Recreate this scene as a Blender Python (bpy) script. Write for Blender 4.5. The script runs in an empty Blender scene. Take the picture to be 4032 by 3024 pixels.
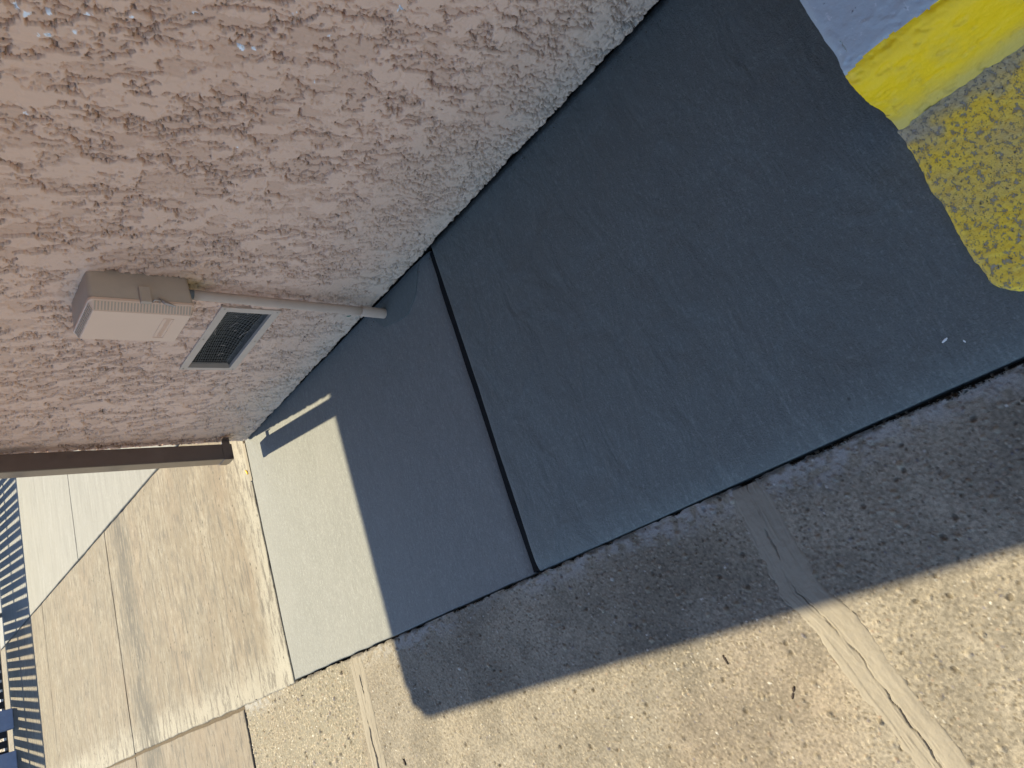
import bpy, math, random
import numpy as np
from mathutils import Vector, Matrix

# ------------------------------------------------------------------ camera, sky, sun, exposure
scene = bpy.context.scene
COL = scene.collection
R = math.radians

cam_d = bpy.data.cameras.new('camera')
cam = bpy.data.objects.new('camera', cam_d)
COL.objects.link(cam)
right = Vector((-0.31063459, -0.61145628, -0.72775502))
down = Vector((-0.8939647, 0.44810857, 0.00508077))
fwd = Vector((0.3230066, 0.65216557, -0.68581835))
m3 = Matrix((right, -down, -fwd)).transposed()
cam.matrix_world = Matrix.Translation((0, 0, 1.5)) @ m3.to_4x4()
cam_d.lens = 26.04
cam_d.sensor_width = 36
cam_d.clip_start = 0.02
cam_d.clip_end = 2000
scene.camera = cam

SUN_EL = R(50.65)
SUN_AZ = R(9.65)                                   # from +Y towards +X
world = bpy.data.worlds.new('World')
scene.world = world
world.use_nodes = True
wn = world.node_tree
sky = wn.nodes.new('ShaderNodeTexSky')
sky.sky_type = 'NISHITA'
sky.sun_disc = False
sky.ozone_density = 3.0
sky.dust_density = 0.4
sky.sun_elevation = SUN_EL
sky.sun_rotation = SUN_AZ
bg = wn.nodes['Background']
bg.inputs['Strength'].default_value = 0.12
wn.links.new(sky.outputs[0], bg.inputs['Color'])

sun_d = bpy.data.lights.new('sun', 'SUN')
sun_d.energy = 4.7
sun_d.angle = R(0.53)
sun_d.color = (1.0, 0.88, 0.62)
sun = bpy.data.objects.new('sun', sun_d)
COL.objects.link(sun)
sdir = Vector((math.sin(SUN_AZ) * math.cos(SUN_EL), math.cos(SUN_AZ) * math.cos(SUN_EL), math.sin(SUN_EL)))
sun.rotation_euler = sdir.to_track_quat('Z', 'Y').to_euler()
sun.location = (2, 8, 9)

scene.view_settings.view_transform = 'Standard'
scene.view_settings.look = 'None'
scene.view_settings.gamma = 1
scene.view_settings.exposure = 1.2
scene.view_settings.use_curve_mapping = False

rng = np.random.default_rng(7)
random.seed(7)

# ------------------------------------------------------------------ noise
_T = rng.random((512, 512))
def vn(u, v, s=0):
    u = np.asarray(u) + s * 37.17; v = np.asarray(v) + s * 91.7
    iu = np.floor(u).astype(int); iv = np.floor(v).astype(int)
    fu = u - iu; fv = v - iv
    fu = fu * fu * fu * (fu * (fu * 6 - 15) + 10); fv = fv * fv * fv * (fv * (fv * 6 - 15) + 10)
    a = _T[iu % 512, iv % 512]; b = _T[(iu + 1) % 512, iv % 512]
    c = _T[iu % 512, (iv + 1) % 512]; d = _T[(iu + 1) % 512, (iv + 1) % 512]
    return (a * (1 - fu) + b * fu) * (1 - fv) + (c * (1 - fu) + d * fu) * fv
def fbm(u, v, s=0, o=4, g=0.5):
    t = 0; a = 1; n = 0
    for k in range(o):
        t = t + a * vn(u * 2 ** k, v * 2 ** k, s + k * 3.3); n += a; a *= g
    return t / n
def sst(a, b, x):
    t = np.clip((x - a) / (b - a), 0, 1); return t * t * (3 - 2 * t)

# ------------------------------------------------------------------ object helpers
def put(name, me, mat=None, parent=None, **props):
    o = bpy.data.objects.new(name, me)
    COL.objects.link(o)
    if mat is not None and not me.materials:
        me.materials.append(mat)
    if parent is not None:
        o.parent = parent
    for k, v in props.items():
        o[k] = v
    return o
def mesh(verts, faces, smooth=False):
    me = bpy.data.meshes.new('m')
    me.from_pydata([tuple(map(float, v)) for v in verts], [], faces)
    me.update()
    if smooth:
        me.shade_smooth()
    return me
def empty(name, loc=(0, 0, 0), **props):
    o = bpy.data.objects.new(name, None)
    o.location = loc
    COL.objects.link(o)
    for k, v in props.items():
        o[k] = v
    return o
def np_grid(V, ny, nx, keep=None, flip=False, attrs=None):
    """mesh from an (ny*nx,3) vertex array on a grid"""
    j, i = np.meshgrid(np.arange(ny - 1), np.arange(nx - 1), indexing='ij')
    a = (j * nx + i).ravel()
    q = np.stack([a, a + 1, a + nx + 1, a + nx], 1)
    if flip:
        q = q[:, ::-1]
    if keep is not None:
        q = q[keep.ravel()]
    me = bpy.data.meshes.new('g')
    me.vertices.add(len(V)); me.vertices.foreach_set('co', V.astype(np.float32).ravel())
    me.loops.add(q.size); me.loops.foreach_set('vertex_index', q.astype(np.int32).ravel())
    me.polygons.add(len(q)); me.polygons.foreach_set('loop_start', (np.arange(len(q)) * 4).astype(np.int32))
    if attrs:
        for k, val in attrs.items():
            if val.ndim == 1:
                at = me.attributes.new(k, 'FLOAT', 'POINT'); at.data.foreach_set('value', val.astype(np.float32))
            else:
                at = me.attributes.new(k, 'FLOAT_COLOR', 'POINT')
                c4 = np.ones((len(val), 4), np.float32); c4[:, :3] = val
                at.data.foreach_set('color', c4.ravel())
    me.update(calc_edges=True)
    me.validate()
    me.shade_smooth()
    return me
class MB:
    def __init__(s): s.v = []; s.f = []
    def add(s, vs, fs):
        n = len(s.v); s.v += [tuple(v) for v in vs]; s.f += [tuple(i + n for i in f) for f in fs]; return s
    def box(s, x0, x1, y0, y1, z0, z1):
        return s.add([(x0, y0, z0), (x1, y0, z0), (x1, y1, z0), (x0, y1, z0), (x0, y0, z1), (x1, y0, z1), (x1, y1, z1), (x0, y1, z1)],
                     [(0, 3, 2, 1), (4, 5, 6, 7), (0, 1, 5, 4), (1, 2, 6, 5), (2, 3, 7, 6), (3, 0, 4, 7)])
    def bar(s, p, q, w, h, up=(0, 0, 1)):
        p = Vector(p); q = Vector(q); d = (q - p).normalized(); u = Vector(up)
        a = d.cross(u).normalized() * (w / 2); b = a.cross(d).normalized() * (h / 2)
        vs = [p - a - b, p + a - b, p + a + b, p - a + b, q - a - b, q + a - b, q + a + b, q - a + b]
        return s.add(vs, [(0, 1, 2, 3), (7, 6, 5, 4), (0, 4, 5, 1), (1, 5, 6, 2), (2, 6, 7, 3), (3, 7, 4, 0)])
    def tube(s, pts, rad, n=12, cap=True):
        pts = [Vector(p) for p in pts]; rs = rad if isinstance(rad, (list, tuple)) else [rad] * len(pts)
        base = len(s.v)
        for k, p in enumerate(pts):
            d = (pts[min(k + 1, len(pts) - 1)] - pts[max(k - 1, 0)]).normalized()
            u = d.cross(Vector((0.31, 0.9, 0.2))).normalized(); w = d.cross(u)
            for i in range(n):
                t = 2 * math.pi * i / n
                s.v.append(tuple(p + (u * math.cos(t) + w * math.sin(t)) * rs[k]))
        for k in range(len(pts) - 1):
            for i in range(n):
                a = base + k * n + i; b = base + k * n + (i + 1) % n
                s.f.append((a, b, b + n, a + n))
        if cap:
            s.f.append(tuple(base + i for i in range(n))[::-1]); s.f.append(tuple(base + (len(pts) - 1) * n + i for i in range(n)))
        return s
    def mesh(s, smooth=False): return mesh(s.v, s.f, smooth)
def bevel(o, w, seg=2):
    m = o.modifiers.new('bevel', 'BEVEL'); m.width = w; m.segments = seg; m.limit_method = 'ANGLE'
    return o

# ------------------------------------------------------------------ materials
class NT:
    def __init__(s, name):
        s.m = bpy.data.materials.new(name); s.m.use_nodes = True
        s.t = s.m.node_tree; s.n = s.t.nodes; s.b = s.n['Principled BSDF']
        s.pos = s.n.new('ShaderNodeNewGeometry').outputs['Position']
    def L(s, a, b): s.t.links.new(a, b)
    def mapv(s, scale=(1, 1, 1), loc=(0, 0, 0), rot=(0, 0, 0)):
        k = s.n.new('ShaderNodeMapping'); k.inputs['Scale'].default_value = scale; k.inputs['Location'].default_value = loc
        k.inputs['Rotation'].default_value = rot
        s.L(s.pos, k.inputs['Vector']); return k.outputs[0]
    def noise(s, scale, detail=3, rough=0.55, vec=None, dist=0.0):
        k = s.n.new('ShaderNodeTexNoise'); k.inputs['Scale'].default_value = scale; k.inputs['Detail'].default_value = detail
        k.inputs['Roughness'].default_value = rough; k.inputs['Distortion'].default_value = dist
        s.L(vec if vec is not None else s.pos, k.inputs['Vector']); return k.outputs['Fac']
    def voro(s, scale, vec=None, feat='F1', out='Distance'):
        k = s.n.new('ShaderNodeTexVoronoi'); k.feature = feat; k.inputs['Scale'].default_value = scale
        s.L(vec if vec is not None else s.pos, k.inputs['Vector']); return k.outputs[out]
    def ramp(s, fac, stops):
        k = s.n.new('ShaderNodeValToRGB'); e = k.color_ramp.elements
        while len(e) < len(stops): e.new(0.5)
        for el, (p, c) in zip(e, stops):
            el.position = p; el.color = (c, c, c, 1) if isinstance(c, (int, float)) else (*c, 1)
        s.L(fac, k.inputs[0]); return k.outputs[0]
    def mix(s, fac, a, b, mode='MIX'):
        k = s.n.new('ShaderNodeMix'); k.data_type = 'RGBA'; k.blend_type = mode
        for inp, val in ((k.inputs[0], fac), (k.inputs[6], a), (k.inputs[7], b)):
            if hasattr(val, 'links'): s.L(val, inp)
            elif isinstance(val, (int, float)): inp.default_value = val
            else: inp.default_value = (*val, 1)
        return k.outputs[2]
    def math(s, op, a, b=0.0):
        k = s.n.new('ShaderNodeMath'); k.operation = op
        for inp, val in ((k.inputs[0], a), (k.inputs[1], b)):
            if hasattr(val, 'links'): s.L(val, inp)
            else: inp.default_value = val
        return k.outputs[0]
    def attr(s, name, out='Fac'):
        k = s.n.new('ShaderNodeAttribute'); k.attribute_name = name; return k.outputs[out]
    def sep(s):
        k = s.n.new('ShaderNodeSeparateXYZ'); s.L(s.pos, k.inputs[0]); return k.outputs
    def bump(s, h, dist, strength=1.0, prev=None):
        k = s.n.new('ShaderNodeBump'); k.inputs['Distance'].default_value = dist; k.inputs['Strength'].default_value = strength
        s.L(h, k.inputs['Height'])
        if prev is not None: s.L(prev, k.inputs['Normal'])
        return k.outputs[0]
    def done(s, col, rough=0.8, normal=None, spec=0.3, metal=0.0):
        if hasattr(col, 'links'): s.L(col, s.b.inputs['Base Color'])
        else: s.b.inputs['Base Color'].default_value = (*col, 1)
        if hasattr(rough, 'links'): s.L(rough, s.b.inputs['Roughness'])
        else: s.b.inputs['Roughness'].default_value = rough
        s.b.inputs['Specular IOR Level'].default_value = spec
        s.b.inputs['Metallic'].default_value = metal
        if normal is not None: s.L(normal, s.b.inputs['Normal'])
        return s.m

def mat_plain(name, col, rough=0.7, spec=0.3, var=0.12, scale=30, metal=0.0, bump=0.0003):
    t = NT(name)
    n = t.noise(scale, 4)
    c = t.mix(n, tuple(x * (1 - var) for x in col), tuple(min(1, x * (1 + var)) for x in col))
    return t.done(c, rough, t.bump(t.noise(scale * 12, 3), bump) if bump else None, spec, metal)

def mat_stucco():
    t = NT('stucco')
    xyz = t.sep()
    big = t.noise(2.2, 4)
    c = t.mix(t.ramp(big, [(0.3, 0), (0.7, 1)]), (0.655, 0.405, 0.280), (0.70, 0.455, 0.325))
    brush = t.noise(60, 3, 0.6, t.mapv((1, 3.0, 0.35)))
    c = t.mix(t.ramp(brush, [(0.35, 0.0), (0.7, 0.5)]), c, (0.555, 0.385, 0.28))
    c = t.mix(t.math('MULTIPLY', t.attr('plateau'), 0.5), c, (0.82, 0.55, 0.40))
    # grey splash-back dirt near the ground, with a shape of its own
    z = t.math('ADD', xyz[2], t.math('MULTIPLY', t.math('SUBTRACT', t.noise(4.5, 5, 0.6), 0.5), 0.42))
    d = t.ramp(z, [(0.04, 0.7), (0.20, 0.3), (0.40, 0.0)])
    c = t.mix(d, c, (0.54, 0.44, 0.345))
    wsp = t.ramp(t.noise(14, 5, 0.65, t.mapv((1, 1, 0.7))), [(0.58, 0), (0.72, 0.7)])
    c = t.mix(t.math('MULTIPLY', wsp, t.ramp(z, [(0.05, 1), (0.30, 0)])), c, (0.62, 0.55, 0.46))
    mould = t.ramp(t.noise(22, 6, 0.75, t.mapv((1, 1, 1.4))), [(0.52, 0), (0.64, 0.75)])
    c = t.mix(t.math('MULTIPLY', mould, t.ramp(xyz[2], [(0.02, 1), (0.11, 0)])), c, (0.24, 0.22, 0.19))
    c = t.mix(t.attr('stain_glow'), c, (0.42, 0.30, 0.14))
    c = t.mix(t.attr('chip'), c, (0.86, 0.87, 0.90))
    h = t.noise(420, 3, 0.6)
    nb = t.bump(h, 0.0012, 0.8)
    return t.done(c, 0.85, nb, 0.2)

def mat_slab(name, base, streak=0.16, blot=0.25, fine=0.1, bump=0.0006, along=(6, 60, 1), rough=0.7, wave=0.0, scuff=0.0, grain=0.35):
    t = NT(name)
    st = t.noise(3.0, 5, 0.65, t.mapv(along))
    bl = t.noise(2.2, 7, 0.68, t.mapv((1, 1.5, 1), (1.3, 0.4, 0)))
    fi = t.noise(240, 3, 0.7)
    mid = t.noise(38, 4, 0.7, t.mapv((0.6, 1.6, 1)))
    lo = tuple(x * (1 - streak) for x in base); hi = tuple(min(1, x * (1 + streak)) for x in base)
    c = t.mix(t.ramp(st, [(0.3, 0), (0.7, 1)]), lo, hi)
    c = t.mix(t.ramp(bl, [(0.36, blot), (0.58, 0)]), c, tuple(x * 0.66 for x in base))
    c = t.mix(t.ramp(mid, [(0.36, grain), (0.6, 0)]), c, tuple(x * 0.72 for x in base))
    gr = t.noise(120, 3, 0.65, t.mapv((0.7, 1.3, 1)))
    c = t.mix(t.ramp(gr, [(0.40, grain), (0.62, 0)]), c, tuple(x * 0.70 for x in base))
    c = t.mix(t.ramp(gr, [(0.58, 0), (0.70, grain * 0.7)]), c, tuple(min(1, x * 1.35) for x in base))
    c = t.mix(t.ramp(fi, [(0.3, fine), (0.55, 0)]), c, tuple(x * 0.45 for x in base))
    if scuff:
        sc = t.ramp(t.noise(9, 6, 0.75, t.mapv((3, 1, 1), (7, 2, 0), (0, 0, 0.5))), [(0.60, 0), (0.74, scuff)])
        c = t.mix(sc, c, tuple(min(1, x * 1.45) for x in base))
    sp = t.math('MULTIPLY', t.ramp(t.voro(11), [(0.02, 1), (0.06, 0)]), t.ramp(t.noise(7, 2), [(0.55, 0), (0.58, 0.85)]))
    c = t.mix(sp, c, (0.04, 0.04, 0.035))
    h = t.math('ADD', t.math('MULTIPLY', t.noise(9, 4, 0.7, t.mapv((8, 34, 1))), 0.6), t.math('MULTIPLY', fi, 1.0))
    nb = t.bump(h, bump, 0.8)
    if wave:
        nb = t.bump(t.noise(6, 3, 0.5, t.mapv((0.8, 1.6, 1), (0, 0, 0), (0, 0, 0.35)), 0.8), wave, 1.0, nb)
    r = t.math('ADD', t.math('MULTIPLY', bl, 0.35), rough - 0.18)
    return t.done(c, r, nb, 0.35)

def mat_tan():
    t = NT('stained_tan_concrete')
    xyz = t.sep()
    cl = t.noise(1.9, 7, 0.66, t.mapv((1.0, 1.9, 1), (3, 8, 0)))
    c = t.mix(t.ramp(cl, [(0.30, 0), (0.66, 1)]), (0.140, 0.122, 0.092), (0.262, 0.236, 0.182))
    st = t.noise(2.6, 6, 0.7, t.mapv((2.2, 19, 1)))
    c = t.mix(t.ramp(st, [(0.35, 0.5), (0.60, 0)]), c, (0.160, 0.132, 0.096))
    w = t.noise(1.3, 5, 0.6, t.mapv((1, 2.4, 1), (2, 5, 0)))
    c = t.mix(t.ramp(w, [(0.47, 0), (0.68, 0.6)]), c, (0.212, 0.158, 0.108))
    pale = t.noise(1.6, 7, 0.72, t.mapv((1.6, 2.2, 1), (9, 1, 0)))
    c = t.mix(t.ramp(pale, [(0.50, 0), (0.72, 0.8)]), c, (0.300, 0.280, 0.228))
    fs = t.noise(3.0, 5, 0.75, t.mapv((14, 95, 1), (5, 2, 0)))
    c = t.mix(t.ramp(fs, [(0.40, 0.5), (0.58, 0)]), c, (0.136, 0.112, 0.080))
    mo = t.noise(15, 6, 0.75, t.mapv((0.8, 1.8, 1), (2, 9, 0)))
    c = t.mix(t.ramp(mo, [(0.40, 0.8), (0.54, 0)]), c, (0.150, 0.125, 0.090))
    c = t.mix(t.ramp(mo, [(0.56, 0), (0.70, 0.6)]), c, (0.30, 0.28, 0.23))
    # pale lime bloom along the two ends of the slab
    ed = t.ramp(t.math('ABSOLUTE', t.math('SUBTRACT', t.math('ADD', xyz[1], t.math('MULTIPLY', t.noise(5, 6, 0.7), 0.35)), 3.43)), [(0.05, 1), (0.22, 0)])
    c = t.mix(t.math('MULTIPLY', ed, 0.75), c, (0.30, 0.285, 0.235))
    ed2 = t.ramp(t.math('ADD', xyz[0], t.math('MULTIPLY', t.noise(6, 6, 0.7), 0.3)), [(0.38, 0.7), (0.52, 0)])
    ed2 = t.math('MULTIPLY', ed2, t.ramp(xyz[0], [(0.145, 0), (0.16, 1)]))
    c = t.mix(ed2, c, (0.30, 0.282, 0.23))
    c = t.mix(t.ramp(xyz[0], [(0.145, 0.45), (0.16, 0)]), c, (0.185, 0.148, 0.108))
    # black mould streaks, thick beside one joint and scattered elsewhere
    dk = t.noise(4.2, 6, 0.74, t.mapv((1.4, 8, 1), (1, 7.7, 0)))
    near = t.ramp(t.math('ABSOLUTE', t.math('SUBTRACT', t.math('ADD', xyz[1], t.math('MULTIPLY', t.noise(3.0, 4, 0.6), 0.5)), 5.62)), [(0.03, 1), (0.26, 0)])
    near = t.math('MULTIPLY', near, t.ramp(t.noise(2.6, 4, 0.6, t.mapv((1, 1, 1), (6, 3, 0))), [(0.36, 0), (0.48, 1)]))
    blob = t.noise(6.0, 7, 0.8, t.mapv((1, 2.6, 1), (11, 3, 0)))
    c = t.mix(t.ramp(blob, [(0.53, 0), (0.58, 0.8)]), c, (0.125, 0.112, 0.09))
    c = t.mix(t.math('MULTIPLY', t.ramp(dk, [(0.40, 0), (0.50, 1.0)]), near), c, (0.084, 0.078, 0.066))
    c = t.mix(t.ramp(dk, [(0.525, 0), (0.60, 0.8)]), c, (0.092, 0.080, 0.066))
    sp = t.voro(20, t.mapv((1, 1.3, 1)))
    gate = t.noise(4, 2, 0.5, t.mapv((1, 1, 1), (4, 4, 4)))
    c = t.mix(t.math('MULTIPLY', t.ramp(sp, [(0.08, 1), (0.18, 0)]), t.ramp(gate, [(0.50, 0), (0.56, 0.95)])), c, (0.048, 0.040, 0.030))
    fi = t.noise(220, 3, 0.7)
    c = t.mix(t.ramp(fi, [(0.32, 0.3), (0.52, 0)]), c, (0.120, 0.096, 0.068))
    h = t.math('ADD', t.math('MULTIPLY', t.noise(9, 4, 0.7, t.mapv((8, 50, 1))), 0.7), t.math('MULTIPLY', fi, 0.8))
    return t.done(c, 0.8, t.bump(h, 0.0010, 0.9), 0.25)

def mat_aggregate(attr=True):
    t = NT('exposed_aggregate' if attr else 'exposed_aggregate_far')
    if attr:
        c = t.attr('tint', 'Color')
        fi = t.noise(340, 3, 0.7)
        c = t.mix(t.ramp(fi, [(0.3, 0.38), (0.55, 0)]), c, (0.085, 0.07, 0.05))
        gr = t.noise(150, 3, 0.7)
        c = t.mix(t.ramp(gr, [(0.55, 0.0), (0.75, 0.35)]), c, (0.31, 0.27, 0.20))
    else:
        c = t.mix(t.noise(60, 4), (0.20, 0.168, 0.12), (0.26, 0.222, 0.155))
        fi = t.noise(340, 3, 0.7)
    return t.done(c, 0.85, t.bump(fi, 0.0016, 0.9), 0.2)

def mat_cement():
    t = NT('cement_patch')
    c = t.mix(t.noise(9, 5, 0.65), (0.195, 0.170, 0.130), (0.265, 0.236, 0.185))
    c = t.mix(t.ramp(t.noise(200, 3), [(0.3, 0.3), (0.5, 0)]), c, (0.21, 0.18, 0.145))
    return t.done(c, 0.85, t.bump(t.noise(120, 4, 0.6), 0.0015, 0.8), 0.2)

def mat_yellow_worn():
    t = NT('worn_yellow_paint')
    cg = t.mix(t.noise(60, 5, 0.75), (0.20, 0.19, 0.19), (0.44, 0.42, 0.42))
    y = t.mix(t.noise(18, 5, 0.65), (0.98, 0.635, 0.02), (0.90, 0.64, 0.12))
    thin = t.ramp(t.noise(7, 6, 0.72, t.mapv((1, 1, 1), (2, 1, 0))), [(0.46, 0.0), (0.72, 0.5)])
    c = t.mix(thin, y, cg)
    c = t.mix(t.attr('bare'), c, cg)
    flake = t.ramp(t.noise(85, 6, 0.8, t.mapv((1, 1.2, 1), (5, 5, 0))), [(0.53, 0), (0.60, 0.85)])
    c = t.mix(flake, c, cg)
    pit = t.ramp(t.noise(110, 4, 0.7, t.mapv((0.8, 1.2, 1))), [(0.63, 0), (0.70, 1)])
    c = t.mix(pit, c, (0.15, 0.13, 0.11))
    h = t.math('SUBTRACT', t.noise(170, 3, 0.7), t.math('MULTIPLY', t.math('ADD', pit, t.math('MULTIPLY', flake, 0.4)), 1.1))
    return t.done(c, 0.7, t.bump(h, 0.0026, 1.0), 0.3)

def mat_yellow():
    t = NT('yellow_curb_paint')
    y = t.mix(t.noise(20, 4, 0.6), (1.0, 0.625, 0.002), (0.99, 0.64, 0.015))
    sc = t.ramp(t.noise(26, 5, 0.7, t.mapv((1, 1, 2.5))), [(0.70, 0), (0.74, 1)])
    g = t.ramp(t.noise(9, 6, 0.7), [(0.50, 0), (0.72, 0.5)])
    c = t.mix(g, y, (0.60, 0.45, 0.09))
    c = t.mix(sc, c, (0.30, 0.27, 0.2))
    c = t.mix(t.ramp(t.sep()[2], [(0.02, 0.55), (0.06, 0)]), c, (0.46, 0.38, 0.16))
    h = t.math('SUBTRACT', t.noise(45, 4, 0.6, t.mapv((1, 1, 1))), t.math('MULTIPLY', sc, 0.5))
    return t.done(c, 0.5, t.bump(h, 0.004, 0.8), 0.4)

def mat_greypaint():
    t = NT('grey_walk_paint')
    c = t.mix(t.noise(12, 5, 0.65), (0.36, 0.41, 0.44), (0.46, 0.51, 0.54))
    w = t.ramp(t.noise(30, 5, 0.7), [(0.66, 0), (0.71, 0.8)])
    c = t.mix(w, c, (0.24, 0.20, 0.21))
    pl = t.ramp(t.noise(55, 4, 0.7, t.mapv((1, 1, 1), (3, 3, 3))), [(0.62, 0), (0.68, 0.7)])
    c = t.mix(pl, c, (0.62, 0.64, 0.66))
    return t.done(c, 0.7, t.bump(t.math('SUBTRACT', t.noise(60, 4), w), 0.003, 0.8), 0.3)

def mat_downspout():
    t = NT('brown_enamel')
    c = t.mix(t.noise(40, 4), (0.060, 0.032, 0.022), (0.075, 0.042, 0.030))
    r = t.math('ADD', t.math('MULTIPLY', t.noise(8, 3), 0.2), 0.3)
    t.b.inputs['Coat Weight'].default_value = 1.0
    t.b.inputs['Coat Roughness'].default_value = 0.12
    t.b.inputs['Coat IOR'].default_value = 1.8
    return t.done(c, r, t.bump(t.noise(12, 2), 0.0015, 0.6), 0.5)

M = dict(
    stucco=mat_stucco(),
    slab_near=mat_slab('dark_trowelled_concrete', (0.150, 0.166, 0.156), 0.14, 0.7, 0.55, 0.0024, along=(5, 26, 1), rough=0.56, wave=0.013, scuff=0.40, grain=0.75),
    slab=mat_slab('grey_broomed_concrete', (0.196, 0.200, 0.184), 0.10, 0.35, 0.45, 0.0016, along=(5, 30, 1), wave=0.004, grain=0.6, scuff=0.2),
    slab_lite=mat_slab('pale_new_concrete', (0.185, 0.185, 0.172), 0.34, 0.75, 0.3, 0.0008, along=(0.8, 5, 1), wave=0.003, scuff=0.35, grain=0.5),
    tan=mat_tan(), agg=mat_aggregate(), agg_far=mat_aggregate(False), cement=mat_cement(),
    yworn=mat_yellow_worn(), yellow=mat_yellow(), greypaint=mat_greypaint(), brown=mat_downspout(),
    dirt=mat_plain('dark_soil', (0.035, 0.030, 0.024), 0.95, 0.1, 0.4, 60, bump=0.002),
    joint_shade=mat_plain('black_joint_shade', (0.012, 0.012, 0.012), 0.9, 0.15, 0.4, 80, bump=0.002),  # black colour that stands in for the shade in the slab joint
    soil=mat_plain('pale_joint_soil', (0.15, 0.12, 0.085), 0.95, 0.1, 0.5, 90, bump=0.004),
    ground=mat_plain('lot_concrete', (0.27, 0.228, 0.165), 0.9, 0.2, 0.2, 3),
    boxside=mat_plain('weathered_tan_plastic', (0.49, 0.375, 0.28), 0.6, 0.35, 0.16, 14),
    boxlid=mat_plain('pink_tan_paint', (0.74, 0.50, 0.355), 0.55, 0.35, 0.05, 10),
    pipe=mat_plain('painted_conduit', (0.50, 0.365, 0.275), 0.55, 0.4, 0.14, 18),
    pvc=mat_plain('grey_plastic', (0.13, 0.14, 0.15), 0.5, 0.4, 0.2, 30),
    frame=mat_plain('painted_vent_frame', (0.54, 0.415, 0.32), 0.6, 0.3, 0.12, 25),
    wire=mat_plain('galvanised_wire', (0.26, 0.235, 0.20), 0.6, 0.3, 0.3, 200, 0.0, 0),
    recess=mat_plain('dusty_wood', (0.03, 0.022, 0.014), 0.9, 0.2, 0.4, 30),
    dust=mat_plain('grey_dust', (0.13, 0.115, 0.10), 0.95, 0.1, 0.4, 80, bump=0.003),
    metal=mat_plain('dull_latch_metal', (0.38, 0.31, 0.26), 0.45, 0.5, 0.2, 60, 0.4, 0),
    soffit=mat_plain('dark_brown_soffit', (0.10, 0.065, 0.045), 0.8, 0.2, 0.2, 8),
    fence=mat_plain('dark_slat_plastic', (0.022, 0.026, 0.034), 0.55, 0.3, 0.2, 8),
    galv=mat_plain('galvanised_pipe', (0.4, 0.4, 0.4), 0.45, 0.5, 0.1, 20, 0.7, 0),
    block=mat_plain('blue_grey_block', (0.22, 0.27, 0.38), 0.8, 0.2, 0.2, 20),
    wet=mat_slab('dark_smooth_mortar', (0.135, 0.15, 0.14), 0.05, 0.2, 0.2, 0.0003),
    blackleaf=mat_plain('dried_leaf', (0.035, 0.025, 0.02), 0.8, 0.2, 0.3, 80),
    chipwhite=mat_plain('white_paint_chip', (0.72, 0.74, 0.72), 0.7, 0.2, 0.1, 80),
    yleaf=mat_plain('yellow_scrap', (0.75, 0.45, 0.02), 0.6, 0.3, 0.2, 80),
    green=mat_plain('green_scrap', (0.12, 0.22, 0.15), 0.6, 0.3, 0.3, 80),
    roofing=mat_plain('roof_shingle', (0.16, 0.12, 0.10), 0.9, 0.2, 0.3, 30),
)

# ------------------------------------------------------------------ setting: ground, pavement, sidewalk
gv = [(-400, -400, -0.085), (400, -400, -0.085), (400, 400, -0.085), (-400, 400, -0.085)]
put('ground', mesh(gv, [(0, 1, 2, 3)]), M['ground'], kind='structure')

# -- exposed-aggregate pavement: real pebbles in a fine height field
def crack_centre(x):                                   # near repair band: y of its middle, by x
    return np.interp(-np.asarray(x), [-0.18, 0.075, 0.15, 0.295, 0.43, 0.8], [0.868, 0.845, 0.805, 0.765, 0.727, 0.64])
def crack2_centre(x):
    return np.interp(-np.asarray(x), [-0.09, 0.0, 0.13, 0.23, 0.6], [2.69, 2.70, 2.705, 2.71, 2.76])
PX0, PX1 = -0.80, 0.1765
xs = np.linspace(PX0, PX1, 400)
ys = [0.10]
while ys[-1] < 3.80:
    ys.append(ys[-1] + 0.0021 + 0.00075 * (ys[-1] - 0.1))
ys = np.array(ys) * 1.0
ys = 0.10 + (ys - 0.10) * (3.82 - 0.10) / (ys[-1] - 0.10)
nx, ny = len(xs), len(ys)
GX, GY = np.meshgrid(xs, ys)
Hh = 0.0010 * (fbm(GX * 90, GY * 90, 1, 3) - 0.5) + 0.004 * (fbm(GX * 3, GY * 3, 2, 3) - 0.5)
tone = fbm(GX * 2.2, GY * 2.2, 5, 4); ochre = fbm(GX * 1.1, GY * 1.6, 9, 3)
c0 = np.array([0.190, 0.165, 0.125]); c1 = np.array([0.242, 0.211, 0.160])
T = c0 + (c1 - c0) * sst(0.3, 0.7, tone)[..., None]
T = T + (np.array([0.225, 0.178, 0.13]) - T) * (sst(0.52, 0.68, ochre) * 0.6)[..., None]
T = T + (np.array([0.165, 0.152, 0.13]) - T) * (sst(0.56, 0.72, fbm(GX * 1.6, GY * 0.9, 14, 4)) * 0.35)[..., None]
T *= (0.66 + 0.62 * vn(GX * 210, GY * 210, 3))[..., None]
T *= (0.86 + 0.28 * sst(0.3, 0.7, fbm(GX * 9, GY * 9, 33, 4)))[..., None]
old = sst(2.72, 2.86, GY + 0.1 * (fbm(GX * 5, GY * 5, 34, 3) - 0.5))
T = T + (np.array([0.185, 0.172, 0.13]) - T) * (0.6 * old)[..., None]
N = 46000
pxs = rng.uniform(PX0, PX1, N); pys = 0.1 + 3.72 * rng.random(N)
prad = (1 + 0.45 * (pys > 2.78)) * np.where(rng.random(N) < 0.022, rng.uniform(0.0045, 0.0075, N), rng.uniform(0.0016, 0.0034, N))
pal = np.array([[0.275, 0.238, 0.178], [0.24, 0.203, 0.15], [0.33, 0.29, 0.225], [0.17, 0.145, 0.115], [0.47, 0.45, 0.40], [0.125, 0.115, 0.13], [0.25, 0.185, 0.135]])
pk = rng.choice(7, N, p=[0.34, 0.31, 0.14, 0.12, 0.02, 0.03, 0.04])
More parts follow.
